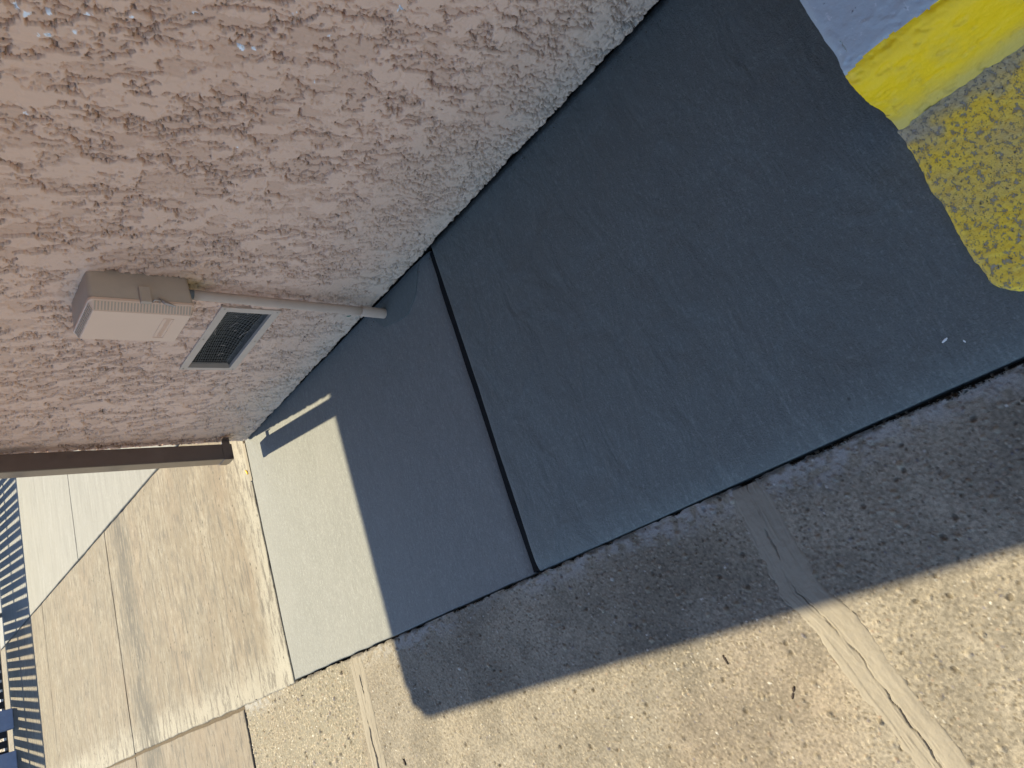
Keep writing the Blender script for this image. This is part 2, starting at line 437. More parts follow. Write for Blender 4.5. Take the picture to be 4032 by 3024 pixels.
bandA = lambda x, y: abs(y - crack_centre(x)) < 0.043
bandB = lambda x, y: (abs(y - crack2_centre(x)) < 0.05) & (x < 0.085)
inA = bandA(pxs, pys) | bandB(pxs, pys)
for k in range(N):
    if inA[k] and rng.random() < 0.9: continue
    r = prad[k]; e = 0.6 + 0.4 * rng.random(); th = rng.random() * 3.14
    i0, i1 = np.searchsorted(xs, [pxs[k] - r, pxs[k] + r]); j0, j1 = np.searchsorted(ys, [pys[k] - r, pys[k] + r])
    if i1 <= i0 or j1 <= j0: continue
    X = GX[j0:j1, i0:i1] - pxs[k]; Y = GY[j0:j1, i0:i1] - pys[k]
    u = X * math.cos(th) + Y * math.sin(th); w = (-X * math.sin(th) + Y * math.cos(th)) / e
    d2 = (u * u + w * w) / (r * r); ms = d2 < 1
    sg = 1 if rng.random() > (0.22 if pys[k] < 2.78 else 0.09) else -1.0
    Hh[j0:j1, i0:i1] += np.where(ms, sg * r * 0.62 * np.sqrt(np.clip(1 - d2, 0, 1)), 0)
    cc = pal[pk[k]] * rng.uniform(0.72, 1.22) * (1.25 if pys[k] > 2.78 else 1.0)
    if sg < 0: cc = np.array([0.105, 0.088, 0.064])  # pits tinted dark, their shade put into the colour
    a = 0.75
    T[j0:j1, i0:i1][ms] = T[j0:j1, i0:i1][ms] * (1 - a) + cc * a
# cement smear left along the slab edge
edge = PX1 - GX
sm = sst(0.075, 0.0, edge - 0.07 * (fbm(GY * 3.5, GX * 3, 21, 4) - 0.45)) * sst(0.30, 0.62, fbm(GX * 60, GY * 45, 22, 4)) * sst(0.36, 0.62, fbm(GY * 1.7, GX * 3 + 3, 23, 4)) * 0.75
T = T + (np.array([0.32, 0.315, 0.30]) - T) * np.clip(sm, 0, 1)[..., None]
Hh += 0.0015 * sm
# blackish soil in the joint side, where the slab edge is
so = sst(0.012, 0.0, edge - 0.012 * fbm(GY * 30, GX * 9, 25, 3) + 0.004) * sst(0.35, 0.6, fbm(GY * 7, GX * 2, 26, 3))
T = T + (np.array([0.06, 0.05, 0.04]) - T) * (so * 0.85)[..., None]
core = np.maximum(sst(0.034, 0.026, abs(GY - crack_centre(GX))), sst(0.042, 0.034, abs(GY - crack2_centre(GX))) * sst(0.16, 0.13, GX))
Hh -= 0.009 * core
# levels: the pavement sinks a little towards the near end
PZ = -0.008 - 0.014 * sst(1.6, 0.3, GY)
Vp = np.stack([GX + np.where(edge < 0.0025, -0.006 * sst(0.35, 0.75, fbm(GY * 30, GY * 0, 30, 3)) - 0.008 * sst(0.75, 0.25, GY), 0), GY, PZ + Hh], -1).reshape(-1, 3)
pave = put('pavement', np_grid(Vp, ny, nx, attrs={'tint': T.reshape(-1, 3)}), M['agg'], kind='structure')
# the rest of the aggregate pavement, outside the picture
b = MB(); b.box(-7, PX0 + 0.002, -6, 3.82, -0.08, -0.020); b.box(PX0 + 0.002, 0.16, -6, 0.102, -0.08, -0.024)
put('pavement_apron', b.mesh(), M['agg_far'], pave)

def slab_mesh(poly_x, poly_y, zf, r=0.006, drop=0.004, wob=0.0015, th=0.08, step=0.03, seed=0, skew0=0.0, skew1=0.0):
    x0, x1 = poly_x; y0, y1 = poly_y
    def axis(a, c):
        n = max(2, int((c - a) / step)); inner = np.linspace(a + r * 2.2, c - r * 2.2, n)
        return np.concatenate([[a, a + r * 0.3, a + r], inner, [c - r, c - r * 0.3, c]])
    X = axis(x0, x1); Y = axis(y0, y1)
    gx, gy = np.meshgrid(X, Y)
    e = np.minimum(np.minimum(gx - x0, x1 - gx), np.minimum(gy - y0, y1 - gy))
    z = zf(gx, gy) - drop * (1 - np.sqrt(np.clip(1 - (1 - np.clip(e / r, 0, 1)) ** 2, 0, 1))) + 0.0012 * (fbm(gx * 2, gy * 2, seed + 40, 3) - 0.5)
    wx = wob * (vn(gy * 14, gx * 0, seed + 50) - 0.5) * 2 + wob * 2 * (vn(gy * 3, gx * 0, seed + 52) - 0.5)
    wy = wob * (vn(gx * 14, gy * 0, seed + 51) - 0.5) * 2 + wob * 2 * (vn(gx * 3, gy * 0, seed + 53) - 0.5)
    onx = (gx == x0) | (gx == x1); ony = (gy == y0) | (gy == y1)
    vx = gx + np.where(e < r * 1.1, wx, 0) * (np.minimum(gx - x0, x1 - gx) < r * 1.1)
    vy = gy + np.where(e < r * 1.1, wy, 0) * (np.minimum(gy - y0, y1 - gy) < r * 1.1)
    fx = (gx - x0) / (x1 - x0); vx = vx + (skew0 * (1 - fx) + skew1 * fx) * (gy - y0)
    top = np.stack([vx, vy, z], -1)
    n_y, n_x = gx.shape
    verts = list(map(tuple, top.reshape(-1, 3)))
    faces = [(j * n_x + i, j * n_x + i + 1, (j + 1) * n_x + i + 1, (j + 1) * n_x + i) for j in range(n_y - 1) for i in range(n_x - 1)]
    ring = [i for i in range(n_x)] + [j * n_x + n_x - 1 for j in range(1, n_y)] + [(n_y - 1) * n_x + i for i in range(n_x - 2, -1, -1)] + [j * n_x for j in range(n_y - 2, 0, -1)]
    s = len(verts)
    verts += [(verts[k][0], verts[k][1], verts[k][2] - th) for k in ring]
    n = len(ring)
    faces += [(ring[(q + 1) % n], ring[q], s + q, s + (q + 1) % n) for q in range(n)]
    return mesh(verts, faces, True)

EX = 0.181                                             # slab edge towards the pavement
bed = MB().box(EX - 0.02, 7, -6, 10.6, -0.083, -0.062).box(-7, EX - 0.02, 3.83, 10.6, -0.083, -0.0621)
walk = put('sidewalk', bed.mesh(), M['dirt'], kind='structure')
# near slab, notched round the painted apron: rows of y, x start
def near_slab():
    X = np.concatenate([[EX, EX + 0.004, EX + 0.012, EX + 0.025, EX + 0.045], np.linspace(EX + 0.07, 1.30, 44)])
    Y = np.concatenate([np.linspace(-0.6, 0.19, 18), np.linspace(0.21, 1.545, 54), [1.556, 1.564, 1.569, 1.572]])
    gx, gy = np.meshgrid(X, Y)
    ex = gx - EX; ey = 1.572 - gy
    z = 0.0014 * (fbm(gx * 2.3, gy * 2.3, 61, 3) - 0.5)
    z -= 0.010 * np.clip(1 - ex / 0.06, 0, 1) ** 2.2
    z -= 0.003 * np.clip(1 - ey / 0.012, 0, 1) ** 2
    # trowel ridges left in the surface
    z += 0.0018 * np.exp(-((gx - 0.27 - 0.10 * (gy - 0.5) ** 2) / 0.010) ** 2) * sst(0.3, 0.5, gy) * sst(0.9, 0.7, gy)
    vx = gx + np.where(ex < 0.001, 0.004 * (fbm(gy * 4, gy * 0, 63, 3) - 0.5), 0)
    vy = gy + np.where(ey < 0.02, 0.010 * (fbm(gx * 2.2, gx * 0, 64, 2) - 0.5) + 0.002 * (vn(gx * 30, gx * 0, 65) - 0.5), 0)
    top = np.stack([vx, vy, z], -1); n_y, n_x = gx.shape
    verts = list(map(tuple, top.reshape(-1, 3)))
    faces = [(j * n_x + i, j * n_x + i + 1, (j + 1) * n_x + i + 1, (j + 1) * n_x + i) for j in range(n_y - 1) for i in range(n_x - 1)]
    ring = [i for i in range(n_x)] + [j * n_x + n_x - 1 for j in range(1, n_y)] + [(n_y - 1) * n_x + i for i in range(n_x - 2, -1, -1)] + [j * n_x for j in range(n_y - 2, 0, -1)]
    s = len(verts); n = len(ring)
    verts += [(verts[k][0], verts[k][1], -0.075) for k in ring]
    faces += [(ring[(q + 1) % n], ring[q], s + q, s + (q + 1) % n) for q in range(n)]
    return mesh(verts, faces, True)
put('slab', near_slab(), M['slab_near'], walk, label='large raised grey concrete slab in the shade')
put('slab', slab_mesh((EX, 1.30), (1.607, 3.222), lambda x, y: -0.012 + 0.012 * sst(1.576, 3.2, y) - 0.008 * np.exp(-((y - 1.60) / 0.018) ** 2), 0.006, 0.002, 0.002, th=0.05, step=0.012, seed=2), M['slab'], walk, label='grey concrete slab half in sun, beside the downspout')
flat = lambda x, y: 0 * x - 0.002
put('slab', slab_mesh((EX - 0.012, 1.6120), (3.240, 5.700), flat, 0.007, 0.004, 0.003, seed=3, skew1=0.0235), M['tan'], walk, label='stained tan concrete slab beyond the downspout')
put('slab', slab_mesh((EX - 0.020, 1.6702), (5.712, 7.925), flat, 0.007, 0.004, 0.003, seed=4, skew1=0.0235), M['tan'], walk)
put('slab', slab_mesh((EX - 0.020, 1.7223), (7.933, 10.2), flat, 0.005, 0.003, 0.002, seed=5, skew1=0.0235), M['tan'], walk)
for k, (ya, yb, xa) in enumerate([(3.835, 5.700, -2.0), (5.716, 7.925, -2.0), (7.935, 10.2, -2.0)]):
    put('slab', slab_mesh((xa, EX - 0.030 - 0.004 * k), (ya, yb), lambda x, y: 0 * x - 0.004, 0.007, 0.004, 0.003, step=0.06, seed=6 + k), M['tan'], walk)
put('slab', slab_mesh((1.6240, 3.8), (3.240, 6.475), lambda x, y: 0 * x + 0.002, 0.008, 0.005, 0.002, step=0.06, seed=10, skew0=0.0235), M['slab_lite'], walk)
put('slab', slab_mesh((1.7004, 3.8), (6.487, 10.2), lambda x, y: 0 * x + 0.002, 0.008, 0.005, 0.002, step=0.06, seed=11, skew0=0.0235), M['slab_lite'], walk)
put('joint_shade_strip', MB().box(EX + 0.004, 1.29, 1.56, 1.612, -0.06, -0.018).mesh(), M['joint_shade'], walk)  # added black strip, gives the joint its dark shade by colour
# soil packed into the long joint
b = MB().box(EX - 0.045, EX - 0.006, 3.80, 10.2, -0.05, -0.0095)
put('joint_soil', b.mesh(), M['soil'], walk)
# cement strip in the joint against the wall corner
b = MB(); b.box(1.10, 1.29, 3.219, 3.245, -0.05, 0.0035)
put('joint_mortar', b.mesh(), M['cement'], walk)

# -- repair bands over two cracks in the pavement: thin feathered cement with a crack along it
zp = lambda y: -0.008 - 0.014 * sst(1.6, 0.3, y)
for cen, xa, xb, hw, sd, cw, cd in ((crack_centre, 0.170, -0.79, 0.052, 70, 0.0011, 0.005), (crack2_centre, 0.165, -0.60, 0.052, 80, 0.0032, 0.008)):
    nX = int(abs(xb - xa) / 0.0032); nQ = 75
    X = np.linspace(xa, xb, nX); Q = np.linspace(-hw, hw, nQ)
    q, x = np.meshgrid(Q, X)
    y = cen(x) + q
    wl = 0.030 * (fbm(x * 8, x * 0, sd, 4) - 0.5) + 0.010 * (fbm(x * 55, x * 0, sd + 9, 3) - 0.5)
    edge_n = 0.95 * (fbm(x * 9, q * 18 + np.sign(q) * 7, sd + 3, 4) - 0.5) + 0.35 * (fbm(x * 60, q * 60, sd + 5, 3) - 0.5)
    cover = np.clip((1 - abs(q) / hw) * 3.2 + edge_n * 1.6 - 0.25, -1, 1)
    cover = np.minimum(cover, (xa - x) / 0.02 + 1.3 * (fbm(q * 40, x * 20, sd + 13, 3) - 0.5))
    z = zp(y) + np.where(cover > 0, 0.0026 * np.sqrt(np.clip(cover, 0, 1)), 0.010 * cover)
    z += 0.0007 * (fbm(x * 14, q * 160, sd + 6, 3) - 0.5) + 0.0018 * (fbm(x * 90, q * 90, sd + 7, 3) - 0.5)     # drag lines
    z -= 0.0010 * sst(0.55, 0.62, fbm(x * 5, q * 60, sd + 21, 3))
    open_ = cw * (0.35 + 1.6 * fbm(x * 16, x * 0, sd + 8, 3) ** 2 * 2)
    z -= cd * sst(open_ * 1.5, open_ * 0.4, abs(q - wl)) * sst(0.42, 0.60, fbm(x * 13, x * 0, sd + 15, 3))
    put('repair_strip', np_grid(np.stack([x, y, z], -1).reshape(-1, 3), nX, nQ), M['cement'], pave)

# -- raised walk behind a yellow kerb, and the worn yellow apron at its foot
KY = 0.252
def kerb_grid():
    prof = np.array([(1.30, 0.168), (1.15, 0.169), (1.0, 0.169), (0.9, 0.169), (0.80, 0.168), (0.765, 0.167), (0.742, 0.165), (0.724, 0.160), (0.711, 0.152), (0.702, 0.141), (0.695, 0.127), (0.685, 0.10), (0.672, 0.06), (0.661, 0.028), (0.650, 0.010), (0.632, -0.006)])
    arc = np.concatenate([[0], np.cumsum(np.hypot(*np.diff(prof, axis=0).T))])
    sa = np.concatenate([np.linspace(0, arc[4], 60)[:-1], np.linspace(arc[4], arc[-1], 90)])
    px = np.interp(sa, arc, prof[:, 0]); pz = np.interp(sa, arc, prof[:, 1])
    Y = np.concatenate([np.linspace(-1.2, -0.12, 20), np.linspace(-0.10, KY, 110)])
    x, y = np.meshgrid(px, Y); z = np.broadcast_to(pz, x.shape).copy(); a = np.broadcast_to(sa, x.shape)
    e = np.clip(1 - (KY - y) / 0.016, 0, 1)
    bump_ = 0.006 * (fbm(a * 7, y * 7, 90, 3) - 0.5) + 0.004 * (fbm(a * 50, y * 34, 91, 3) - 0.5)
    bump_ -= 0.003 * sst(0.62, 0.68, fbm(a * 60, y * 40, 93, 3))
    nx_ = sst(0.80, 0.70, x)
    yy = y + np.where(y > KY - 0.02, 0.014 * (fbm(a * 16, a * 0, 92, 4) - 0.5), 0)
    return np.stack([x - nx_ * bump_ * 0.8 + 0.006 * e * e * nx_, yy, z + bump_ * (0.3 + 0.5 * nx_) - 0.007 * e * e * (z > 0.05)], -1).reshape(-1, 3), len(Y), len(px)
kV, kr, kc = kerb_grid()
kerb = empty('kerb', (0.9, 0.0, 0.0), label='yellow painted kerb with a grey painted walk behind it', category='kerb')
def local(V, o): return V - np.array(o.location)
kme = np_grid(local(kV, kerb), kr, kc, flip=True)
kme.materials.append(M['yellow']); kme.materials.append(M['greypaint'])
mi = np.zeros(len(kme.polygons), np.int32)
cy = np.array([p.center.x + 0.9 + 0.012 * (float(vn(p.center.y * 30, 0.5, 94)) - 0.5) for p in kme.polygons])
mi[cy > 0.738] = 1
# front face and grey walk are separate parts
def sub(mask, name, mat):
    ids = np.nonzero(mask)[0]
    vs = {}; V = []; F = []
    for p in ids:
        f = []
        for q in kme.polygons[p].vertices:
            if q not in vs: vs[q] = len(V); V.append(tuple(kme.vertices[q].co))
            f.append(vs[q])
        F.append(tuple(f))
    return put(name, mesh(V, F, True), mat, kerb)
sub(mi == 0, 'kerb_face', M['yellow']); sub(mi == 1, 'walk_top', M['greypaint'])
ef = MB().add([(x - 0.9, KY - 0.001, z) for x, z in ((1.30, 0.155), (0.74, 0.150), (0.712, 0.130), (0.682, 0.06), (0.665, 0.008), (0.652, -0.07), (1.30, -0.07))], [(0, 1, 2, 3, 4, 5, 6)])
ef.v = [(x_, KY - 0.012, z_) for x_, y_, z_ in ef.v]
put('kerb_end', ef.mesh(), M['cement'], kerb)
bpy.data.meshes.remove(kme)
# apron sheet with a rounded corner; outline by row
AX0 = 0.262
Yr = np.concatenate([np.linspace(-1.2, 0.0, 20), np.linspace(0.01, KY + 0.004, 90)])
na = 150
V = []; bare = []
for y in Yr:
    t = max(0.0, (y - 0.185) / (KY + 0.004 - 0.185))
    x_l = AX0 + 0.075 * (1 - math.sqrt(max(0, 1 - t * t))) + 0.020 * float(fbm(np.array(y * 22), np.array(0.0), 95, 4) - 0.5)
    for q in np.linspace(0, 1, na):
        x = x_l + (0.653 - x_l) * q
        yy = y + (0.018 * float(fbm(np.array(x * 20), np.array(1.0), 97, 4) - 0.5) if y > 0.2 else 0)
        e = min(1, (x - x_l) / 0.012, max(0, (KY + 0.004 - y)) / 0.010 + 0.0)
        V.append((x, yy, -0.012 + 0.022 * math.sqrt(max(0, 1 - (1 - e) ** 2)) + 0.002 * float(vn(np.array(x * 120), np.array(yy * 120), 98) - 0.5)))
        bare.append(float(sst(0.585, 0.645, np.array(x) + 0.05 * (vn(np.array(x * 40), np.array(yy * 60), 99) - 0.5))) * 0.75)
apron = put('painted_apron', np_grid(np.array(V), len(Yr), na, attrs={'bare': np.array(bare)}), M['yworn'], label='worn yellow painted concrete apron at the foot of the kerb', category='apron')

# ------------------------------------------------------------------ building
WX = 1.285; WY1 = 3.187
bld = empty('building', (1.285, 0.0, 0.0), label='pink tan stucco building with a deep brown eave', category='building')
def inb(x, y, z): return (x - 1.285, y, z)
HY0, HY1, HZ0, HZ1 = 2.035, 2.430, 0.366, 0.520          # vent opening
wy = [0.25]
while wy[-1] < WY1:
    wy.append(wy[-1] + 0.0021 + 0.0009 * (wy[-1] - 0.25))
wy = np.array(wy); wy = 0.25 + (wy - 0.25) * (WY1 - 0.25) / (wy[-1] - 0.25)
wz = np.linspace(0.0, 1.46, 590)
for v_ in (HY0, HY1): wy[np.argmin(abs(wy - v_))] = v_
for v_ in (HZ0, HZ1): wz[np.argmin(abs(wz - v_))] = v_
gy, gz = np.meshgrid(wy, wz)
# knock-down texture: flattened islands of plaster with ragged rims over a rough base
wpy = 0.010 * (fbm(gy * 55, gz * 55, 101, 3) - 0.5); wpz = 0.012 * (fbm(gy * 60, gz * 45, 102, 3) - 0.5)
U = gy + wpy; W = gz + wpz
ang = 0.30; Ur = U * math.cos(ang) - W * math.sin(ang); Wr = U * math.sin(ang) + W * math.cos(ang)
n1 = fbm(Ur * 38, Wr * 20, 103, 4, 0.60)
fine = fbm(U * 95, W * 50, 104, 3, 0.6)
zn = gz + 0.25 * (fbm(gy * 2.2, gz * 2.2, 106, 3) - 0.5)
low = sst(0.40, 0.12, zn)                                 # finer dash towards the ground
thr = 0.50 + 0.05 * (fbm(gy * 1.6, gz * 1.6, 108, 2) - 0.5)
P1 = sst(thr - 0.018, thr + 0.018, n1)
P2 = sst(0.50, 0.56, fine)
P1b = P1 * (1 - 0.55 * sst(0.60, 0.66, fbm(Ur * 70, Wr * 38, 115, 3)))
Hw = (1 - low) * (0.0040 * P1b + 0.0012 * P2 * (1 - P1)) + low * (0.0014 * P2 + 0.0020 * P1b)
Hw += 0.0011 * (fbm(gy * 160, gz * 160, 110, 2) - 0.5) * (1 - 0.6 * P1) + 0.0007 * (fbm(gy * 260, gz * 40, 111, 2) - 0.5)
Hw += 0.005 * (fbm(gy * 3, gz * 3, 112, 2) - 0.5)
def rims(n, t, wid, depth, seed, gate):
    dy_ = np.gradient(n, wy, axis=1); dz_ = np.gradient(n, wz, axis=0)
    gm = np.hypot(dy_, dz_) + 1e-6
    dist = (t - n) / gm
    k = sst(-0.0012, 0.0004, dist) * sst(wid * 1.5, wid * 0.7, dist) * sst(-0.15, 0.35, dy_ / gm)
    return depth * k * sst(gate, gate + 0.06, fbm(gy * 18, gz * 12, seed, 3))
n2 = fbm(Ur * 74, Wr * 44, 123, 3, 0.55)
n3 = fbm(U * 130, W * 85, 124, 2, 0.5)
Hw -= (1 - 0.5 * low) * rims(n1, thr, 0.0042, 0.027, 121, 0.40)
Hw -= (1 - 0.4 * low) * rims(n2, 0.545, 0.0034, 0.022, 122, 0.44) * (1 - 0.6 * P1)
Hw -= (0.25 + 0.75 * low) * rims(n3, 0.52, 0.0028, 0.018, 125, 0.46) * (1 - 0.7 * P1 * (1 - low))
chip = np.zeros_like(gy)
for (cy_, cz_, r_) in [(1.084, 1.237, .008), (1.092, 1.219, .010), (1.078, 1.184, .007), (1.104, 1.14, .006), (1.054, 1.128, .008), (0.906, 0.788, .008), (1.024, 0.848, .008), (1.017, 0.821, .009), (1.342, 1.18, .008), (0.807, 0.591, .007), (1.125, 1.178, .006), (0.98, 0.96, .006), (1.03, 1.06, .006), (0.93, 0.70, .006), (1.13, 1.20, .005)]:
    d = np.hypot((gy - cy_), (gz - cz_) * 0.9) + 0.016 * (fbm(gy * 150, gz * 150, 113, 3) - 0.5)
    chip = np.maximum(chip, sst(r_ * 0.60, r_ * 0.40, d))
for k in range(22):
    cy_, cz_, r_ = rng.uniform(0.6, 3.0), rng.uniform(0.5, 1.3), rng.uniform(0.0015, 0.003)
    if cy_ > 1.4: continue
    d = np.hypot(gy - cy_, gz - cz_); chip = np.maximum(chip, sst(r_, r_ * 0.5, d))
stain_glow = sst(0.075, 0.0, np.hypot((gy - 1.905) * 1.1, (gz - 0.672) * 0.9) + 0.05 * (fbm(gy * 30, gz * 20, 117, 3) - 0.5)) * 0.75
stain_glow = np.maximum(stain_glow, 0.5 * sst(0.05, 0.0, WY1 - gy + 0.05 * fbm(gy * 20, gz * 12, 118, 3)))  # orange bounce glow along the outer corner, put into the colour
# ragged foot of the stucco and rounded outer corner
foot = 0.014 + 0.016 * (fbm(wy * 14, wy * 0, 119, 4) - 0.5) + 0.006 * (vn(wy * 90, wy * 0, 120) - 0.5) - 0.004 * sst(1.56, 1.60, wy)
foot = np.maximum(foot, 0.004)
gzz = foot[None, :] + (gz / wz[-1]) * (wz[-1] - foot[None, :])
keepz = (gz > HZ0 - 0.2)
gzz = np.where(keepz & (abs(gy - 2.23) < 0.24), gz, gzz)
cor = np.clip((gy - (WY1 - 0.014)) / 0.014, 0, 1)
xw = WX - Hw + 0.012 * (1 - np.sqrt(np.clip(1 - cor ** 2, 0, 1)))
xw += 0.012 * np.clip(1 - (gz - 0.0) / 0.010, 0, 1) ** 2
Vw = np.stack([xw - 1.285, gy, gzz], -1).reshape(-1, 3)
cyf = (gy[:-1, :-1] + gy[1:, 1:]) / 2; czf = (gz[:-1, :-1] + gz[1:, 1:]) / 2
keep = ~((cyf > HY0) & (cyf < HY1) & (czf > HZ0) & (czf < HZ1))
put('wall', np_grid(Vw, len(wz), len(wy), keep=keep, attrs={'plateau': (P1 * (1 - low)).ravel(), 'chip': chip.ravel(), 'stain_glow': stain_glow.ravel()}, flip=True), M['stucco'], bld)
# the rest of the wall: upper part, near part, the return round the corner, and the plinth behind the stucco foot
b = MB()
b.box(0.0, 0.15, -6, WY1 - 0.015, 1.455, 2.62).box(0.0, 0.15, -6, 0.252, 0.0, 1.455)
put('wall', b.mesh(), M['stucco'], bld)
b = MB(); b.box(0.008, 6.0, WY1 - 0.18, WY1 - 0.003, 0.006, 2.62)
put('return_wall', b.mesh(), M['stucco'], bld)
b = MB(); b.box(0.030, 0.20, -6, HY0 - 0.03, -0.06, 1.45); b.box(0.030, 0.20, HY1 + 0.03, WY1 - 0.19, -0.06, 1.45); b.box(0.030, 0.20, HY0 - 0.03, HY1 + 0.03, -0.06, HZ0 - 0.03); b.box(0.030, 0.20, HY0 - 0.03, HY1 + 0.03, HZ1 + 0.03, 1.45)
put('plinth', b.mesh(), M['dirt'], bld)
# roof, soffit, fascia, gutter
YR = 4.322; XF = 0.345
b = MB(); b.box(XF - 1.285, 6, -6, YR, 2.375, 2.40)
put('soffit', b.mesh(), M['soffit'], bld)
b = MB(); b.box(XF - 1.285, XF - 1.285 - 0.022, -6, YR, 2.36, 2.53); b.box(XF - 1.285 + 0.001, 6, YR - 0.001, YR + 0.0, 2.36, 2.53)
put('fascia', b.mesh(), M['soffit'], bld)
b = MB(); b.add([(XF - 1.285 - 0.04, -6, 2.535), (XF - 1.285 - 0.04, YR - 0.01, 2.535), (6, YR - 0.01, 3.9), (6, -6, 3.9), (XF - 1.285 - 0.04, -6, 2.56), (XF - 1.285 - 0.04, YR - 0.01, 2.56), (6, YR - 0.01, 3.95), (6, -6, 3.95)],
      [(0, 1, 2, 3), (7, 6, 5, 4), (0, 4, 5, 1), (1, 5, 6, 2), (2, 6, 7, 3), (3, 7, 4, 0)])
b.add([(XF - 1.285, YR - 0.03, 2.5), (6, YR - 0.03, 2.5), (6, YR - 0.03, 3.9)], [(0, 1, 2)])
put('roof', b.mesh(), M['roofing'], bld)
gp = [(-0.024, 0.12), (-0.024, 0.0), (-0.082, 0.0), (-0.086, 0.03), (-0.098, 0.052), (-0.112, 0.066), (-0.118, 0.085), (-0.118, 0.12)]
V = []; F = []
for y in (-6, YR - 0.012):
    for dx, dz in gp: V.append((XF - 1.285 + dx, y, 2.362 + dz))
n = len(gp)
for i in range(n - 1): F.append((i, i + 1, n + i + 1, n + i))
F.append(tuple(range(n))); F.append(tuple(range(n, 2 * n)))
put('gutter', mesh(V, F), M['brown'], bld)

# foundation vent: frame, recess, bulging wire screen, dust on the ledge
vx = 0.0
vent = empty('vent', (0, 0, 0)); vent.parent = bld
f_ = MB(); O = (2.010, 2.446, 0.341, 0.545); I = (HY0 + 0.001, HY1 - 0.001, HZ0 + 0.001, HZ1 - 0.001)
xo, xi = -0.0075, 0.016
for (a0, a1, c0_, c1_) in ((O[0], O[1], I[3], O[3]), (O[0], O[1], O[2], I[2]), (O[0], I[0], I[2], I[3]), (I[1], O[1], I[2], I[3])):
    f_.box(xo, xi, a0, a1, c0_, c1_)
fr = bevel(put('frame', f_.mesh(), M['frame'], vent), 0.0012)
for (py_, pz_) in ((2.02, .533), (2.22, .534), (2.436, .533), (2.02, .353), (2.22, .352), (2.436, .353)):
    put('nail_head', MB().tube([(xo + 0.001, py_, pz_), (xo - 0.0015, py_, pz_)], 0.003, 8).mesh(), M['metal'], fr)
b = MB()
y0, y1, z0, z1 = I
b.add([(xi, y0, z0), (xi, y1, z0), (xi, y1, z1), (xi, y0, z1), (0.20, y0 - 0.02, z0 - 0.02), (0.20, y1 + 0.02, z0 - 0.02), (0.20, y1 + 0.02, z1 + 0.02), (0.20, y0 - 0.02, z1 + 0.02)],
      [(0, 1, 5, 4), (1, 2, 6, 5), (2, 3, 7, 6), (3, 0, 4, 7), (4, 5, 6, 7)])
put('recess', b.mesh(), M['recess'], vent)
def bulge(y, z):
    a = (y - y0) / (y1 - y0); c = (z - z0) / (z1 - z0)
    return 0.009 + 0.036 * math.sin(math.pi * min(1, max(0, a))) * math.sin(math.pi * min(1, max(0, c))) ** 0.7 + 0.004 * (1 - c)
b = MB(); nw = 46; nh = 18
for i in range(nw + 1):
    y = y0 + (y1 - y0) * i / nw; yy = y + 0.0015 * math.sin(i * 2.3)
    pts = [(bulge(y, z0 + (z1 - z0) * k / 12), yy, z0 + (z1 - z0) * k / 12) for k in range(13)]
    b.tube(pts, 0.00048, 4, False)
for i in range(nh + 1):
    z = z0 + (z1 - z0) * i / nh; zz = z + 0.001 * math.sin(i * 1.7)
    pts = [(bulge(y0 + (y1 - y0) * k / 24, z), y0 + (y1 - y0) * k / 24, zz) for k in range(25)]
    b.tube(pts, 0.00048, 4, False)
put('wire_screen', b.mesh(), M['wire'], vent)
nd = 40
yy_ = np.linspace(y0 + 0.002, y1 - 0.002, nd); xx_ = np.linspace(0.004, 0.024, 12)
DX, DY = np.meshgrid(xx_, yy_)
DZ = z0 + 0.001 + 0.016 * fbm(DY * 40, DX * 60, 130, 3) * sst(0.0, 0.03, DX)
put('dust_drift', np_grid(np.stack([DX, DY, DZ], -1).reshape(-1, 3), nd, 12), M['dust'], vent)
for k in range(9):
    p = Vector((0.014 + 0.01 * random.random(), y0 + random.random() * (y1 - y0), z0 + 0.03 + random.random() * 0.10))
    q = p + Vector((random.uniform(-.004, .006), random.uniform(-.05, .05), random.uniform(-.02, .02)))
    put('straw', MB().tube([p, (p + q) / 2 + Vector((0, 0, .004)), q], 0.0006, 4).mesh(), M['frame'], vent)

# ------------------------------------------------------------------ telephone / cable box on the wall
BX = (1.285, 1.872, 0.69)
box = empty('utility_box', BX, label='tan plastic utility box with ribbed lid mounted on the stucco wall', category='utility box')
def rrect(y0, y1, z0, z1, r, n=5):
    pts = []
    for cy_, cz_, a0 in ((y1 - r, z1 - r, 0), (y0 + r, z1 - r, 90), (y0 + r, z0 + r, 180), (y1 - r, z0 + r, 270)):
        for k in range(n + 1):
            a = R(a0 + 90 * k / n); pts.append((cy_ + r * math.cos(a), cz_ + r * math.sin(a)))
    return pts
def loft(secs):
    V = []; F = []
    for x, pts in secs: V += [(x, p[0], p[1]) for p in pts]
    n = len(secs[0][1])
    for s in range(len(secs) - 1):
        for i in range(n):
            a = s * n + i; c = s * n + (i + 1) % n; F.append((a, c, c + n, a + n))
    F.append(tuple(range(n))[::-1]); F.append(tuple((len(secs) - 1) * n + i for i in range(n)))
    return mesh(V, F)
BW, BH = 0.190, 0.276
body = put('body', loft([(0.006, rrect(0.003, BW - .003, 0.003, BH - .003, .014)), (-0.088, rrect(0, BW, 0, BH, .014))]), M['boxside'], box)
for p in body.data.polygons: p.use_smooth = len(p.vertices) == 4
bevel(body, 0.002)
lid = put('lid', loft([(-0.0885, rrect(-.002, BW + .002, -.002, BH + .002, .014)), (-0.0965, rrect(-.002, BW + .002, -.002, BH + .002, .014)), (-0.0985, rrect(.001, BW - .001, .001, BH - .001, .013)),
                       (-0.1185, rrect(.0165, BW - .0165, .009, BH - .009, .004)), (-0.1215, rrect(.0180, BW - .0180, .0105, BH - .0105, .003))]), M['boxlid'], box)
bevel(lid, 0.0012)
